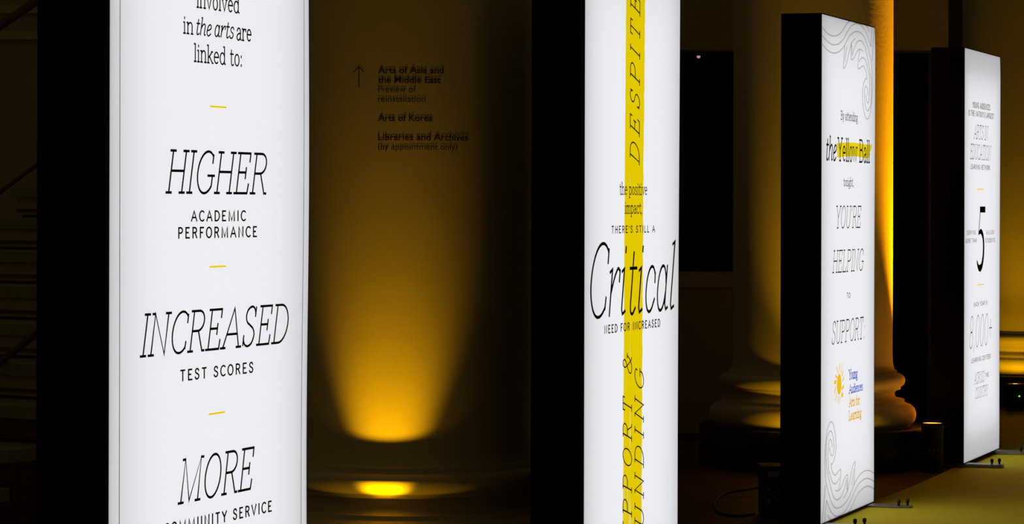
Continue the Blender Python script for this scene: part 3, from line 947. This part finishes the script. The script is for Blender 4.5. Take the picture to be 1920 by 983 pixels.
# panel 4: gold dashes and the big numeral
r4, f4, o4 = built[3]
for a in ((0.3729, 0.5895, 1.6046), (0.3803, 0.5971, 1.0398)):
    dash(f4, o4, *a, t=0.0055)
bm = bmesh.new()
def five():
    # thick flag, hairline stem, swelling bowl
    x0, x1, b, t = 0.345, 0.640, 1.1338, 1.4935
    k = t - b
    P4 = put_on(o4, 0.0024)
    kx = (x1 - x0)
    def q(pts, wx, wy): stroke_mesh(bm, [(x0 + a * kx, b + c_ * k) for a, c_ in pts], wx, wy, P4)
    q([(0.46, 0.975), (0.93, 0.975)], 0.036, 0.036)
    q([(0.46, 0.97), (0.27, 0.57)], 0.016, 0.010)
    pts = S((0.27, 0.57), (0.40, 0.61), (0.58, 0.60), (0.74, 0.52), (0.80, 0.38), (0.76, 0.20), (0.60, 0.05), (0.40, 0.01), (0.22, 0.04), (0.08, 0.14), n=6)
    # variable width bowl
    n = len(pts)
    L, Rr = [], []
    for i, (a, c_) in enumerate(pts):
        a0, a1 = pts[max(0, i - 1)], pts[min(n - 1, i + 1)]
        dx, dy = (a1[0] - a0[0]) * kx, (a1[1] - a0[1]) * k
        l = math.hypot(dx, dy)
        wdt = 0.5 * (0.016 + 0.030 * abs(math.sin(math.pi * min(1, i / (n - 1) * 1.0) * 1.0)) + (0.006 if i > n * 0.7 and i < n * 0.95 else 0))
        nx_, ny_ = -dy / l, dx / l
        L.append(bm.verts.new(P4(x0 + a * kx + nx_ * wdt, b + c_ * k + ny_ * wdt)))
        Rr.append(bm.verts.new(P4(x0 + a * kx - nx_ * wdt, b + c_ * k - ny_ * wdt)))
    for i in range(n - 1):
        bm.faces.new((L[i], Rr[i], Rr[i + 1], L[i + 1]))
five()
flat_obj('numeral', bm, M['print'], f4)

# ------------------------------------------------------------------ staircase at the far left
def stairs():
    d = Vector((0.57, 0.82)).normalized()
    ang = math.atan2(-d.x, d.y)      # local y = climbing direction, local x = to the right
    P0 = Vector((-2.41, 14.0))
    n_low = 10
    rise, run = 0.15, 0.28
    org = P0 - d * run * n_low
    t = empty('staircase', (org.x, org.y, 0), ang, 'dim stone staircase with slate treads climbing at the far left', 'staircase')
    wid = 1.9
    total = n_low + 4
    for k in range(total):
        top = 1.60 - (n_low - k) * rise
        y0, y1 = k * run, (k + 1) * run
        if k == total - 1:
            y1 += 1.2
        box('tread', -0.02, wid, y0 - 0.02, y1, top - 0.055, top, M['step'], t, 0.004)
        if k >= 0:
            lo_ = max(0.0, top - rise)
            box('riser', 0.0, wid, y0 + 0.004, y0 + 0.03, lo_ + 0.012, top - 0.056, M['riser'] if n_low - k < 6 or k == 1 else M['stair'], t)
            box('riser_strip', 0.0, wid, y0 - 0.004, y0 + 0.003, lo_ + 0.028, lo_ + 0.042, M['riser_line'], t)  # thin dark red strip low on the riser face
    bm = bmesh.new()
    for k in range(total):
        top = 1.60 - (n_low - k) * rise - 0.057
        y0, y1 = k * run + 0.031, (k + 1) * run + 0.03
        if k == total - 1:
            y1 += 1.1
        add_box(bm, 0.01, wid - 0.01, y0, y1, 0, top)
    obj('stair_body', bm, M['stair'], t)
    # outer rails on thin posts
    def rail(x, h, rad, nm='handrail'):
        ka, kb = 0.3, total - 0.5
        f = lambda k: (x, k * run, 1.60 - (n_low - k) * rise + h)
        return tube(nm, [f(ka), f(kb)], rad, M['rail'], t, 10)
    rail(0.05, 0.86, 0.022)
    rail(1.34, 0.745, 0.010)
    rail(1.34, 0.03, 0.016, 'lower_rail')
    for k in (1, total - 1):
        z0 = 1.60 - (n_low - k) * rise
        tube('rail_post', [(0.05, (k + 0.5) * run, z0), (0.05, (k + 0.5) * run, z0 + 0.93)], 0.010, M['rail'], t, 8)
        tube('rail_post', [(1.34, (k + 0.5) * run, z0), (1.34, (k + 0.5) * run, z0 + 0.81)], 0.010, M['rail'], t, 8)
    return t
stairs()

# ------------------------------------------------------------------ small things on the floor and in the gallery
t = empty('power_box', (1.215, 13.98, 0), 0, 'small dark power box with a pale label behind the wave-drawing panel', 'electrical box')
box('case', 0, 0.16, 0, 0.20, 0.006, 0.175, M['can'], t, 0.006)
box('lid', -0.006, 0.166, -0.006, 0.206, 0.176, 0.25, M['rubber'], t, 0.006)
box('label_plate', 0.03, 0.085, -0.010, -0.007, 0.198, 0.224, M['tag'], t)
for k in range(2):
    for j in range(2):
        o = lathe('dial', [(0.012, 0), (0.012, 0.008), (0.006, 0.011)], M['knob'], t, 16)
        o.matrix_local = Matrix.Translation((0.035 + 0.05 * k, 0, 0.13 - 0.05 * j)) @ Matrix.Rotation(R(90), 4, 'X')
for sx in (0.02, 0.14):
    box('rubber_foot', sx - 0.012, sx + 0.012, 0.03, 0.17, 0, 0.006, M['rubber'], t)
pts = S((1.19, 14.10), (1.10, 14.0), (1.02, 14.15), (1.03, 14.6), (1.12, 15.1), (1.30, 15.4), (1.50, 15.84), n=8)
cb = tube('power_cable', [(a, b, 0.0065) for a, b in pts], 0.006, M['rubber'], None, 8)
tag(cb, 'black cable curling over the floor beside the middle column', 'cable')

po = empty('slender_post', (1.31, 20.5, 0), 0, 'thin pale upright post seen through the dark wall opening', 'post')
lathe('foot_disc', [(0.05, 0), (0.05, 0.008), (0.015, 0.014)], M['base'], po, 24)
lathe('pole', [(0.009, 0.014), (0.009, 1.33), (0.004, 1.345)], node_mat('pale_post', (0.10, 0.075, 0.055), 0.6, var=0.1), po, 12)
sc_ = empty('standing_sculpture', (1.49, 20.6, 0), 0, 'small pale knobbly sculpture seen through the dark wall opening', 'sculpture')
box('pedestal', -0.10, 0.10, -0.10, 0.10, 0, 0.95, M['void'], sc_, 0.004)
rs = random.Random(3)
pr = [(0.028, 0.951)] + [(0.014 + 0.012 * rs.random(), 0.97 + 0.026 * k) for k in range(15)] + [(0.008, 1.37)]
lathe('figure', pr, node_mat('pale_figure', (0.12, 0.085, 0.055), 0.7, var=0.2), sc_, 16)
for bx, bz, lb in ((1.293, 2.545, 'small glowing ceiling bulb near the left end of the wall opening'), (2.752 - 0.0, 2.578, 'small glowing ceiling bulb at the right end of the wall opening')):
    bt = empty('ceiling_bulb', (min(bx, 2.66), 20.0 if bx < 2 else 19.3, bz), 0, lb, 'lamp')
    lathe('socket', [(0.012, 0.012), (0.012, 2.62 - bz)], M['base'], bt, 12)
    lathe('bulb', [(0.001, -0.006), (0.010, -0.003), (0.013, 0.004), (0.012, 0.0115)], M['tiny_bulb'], bt, 14)
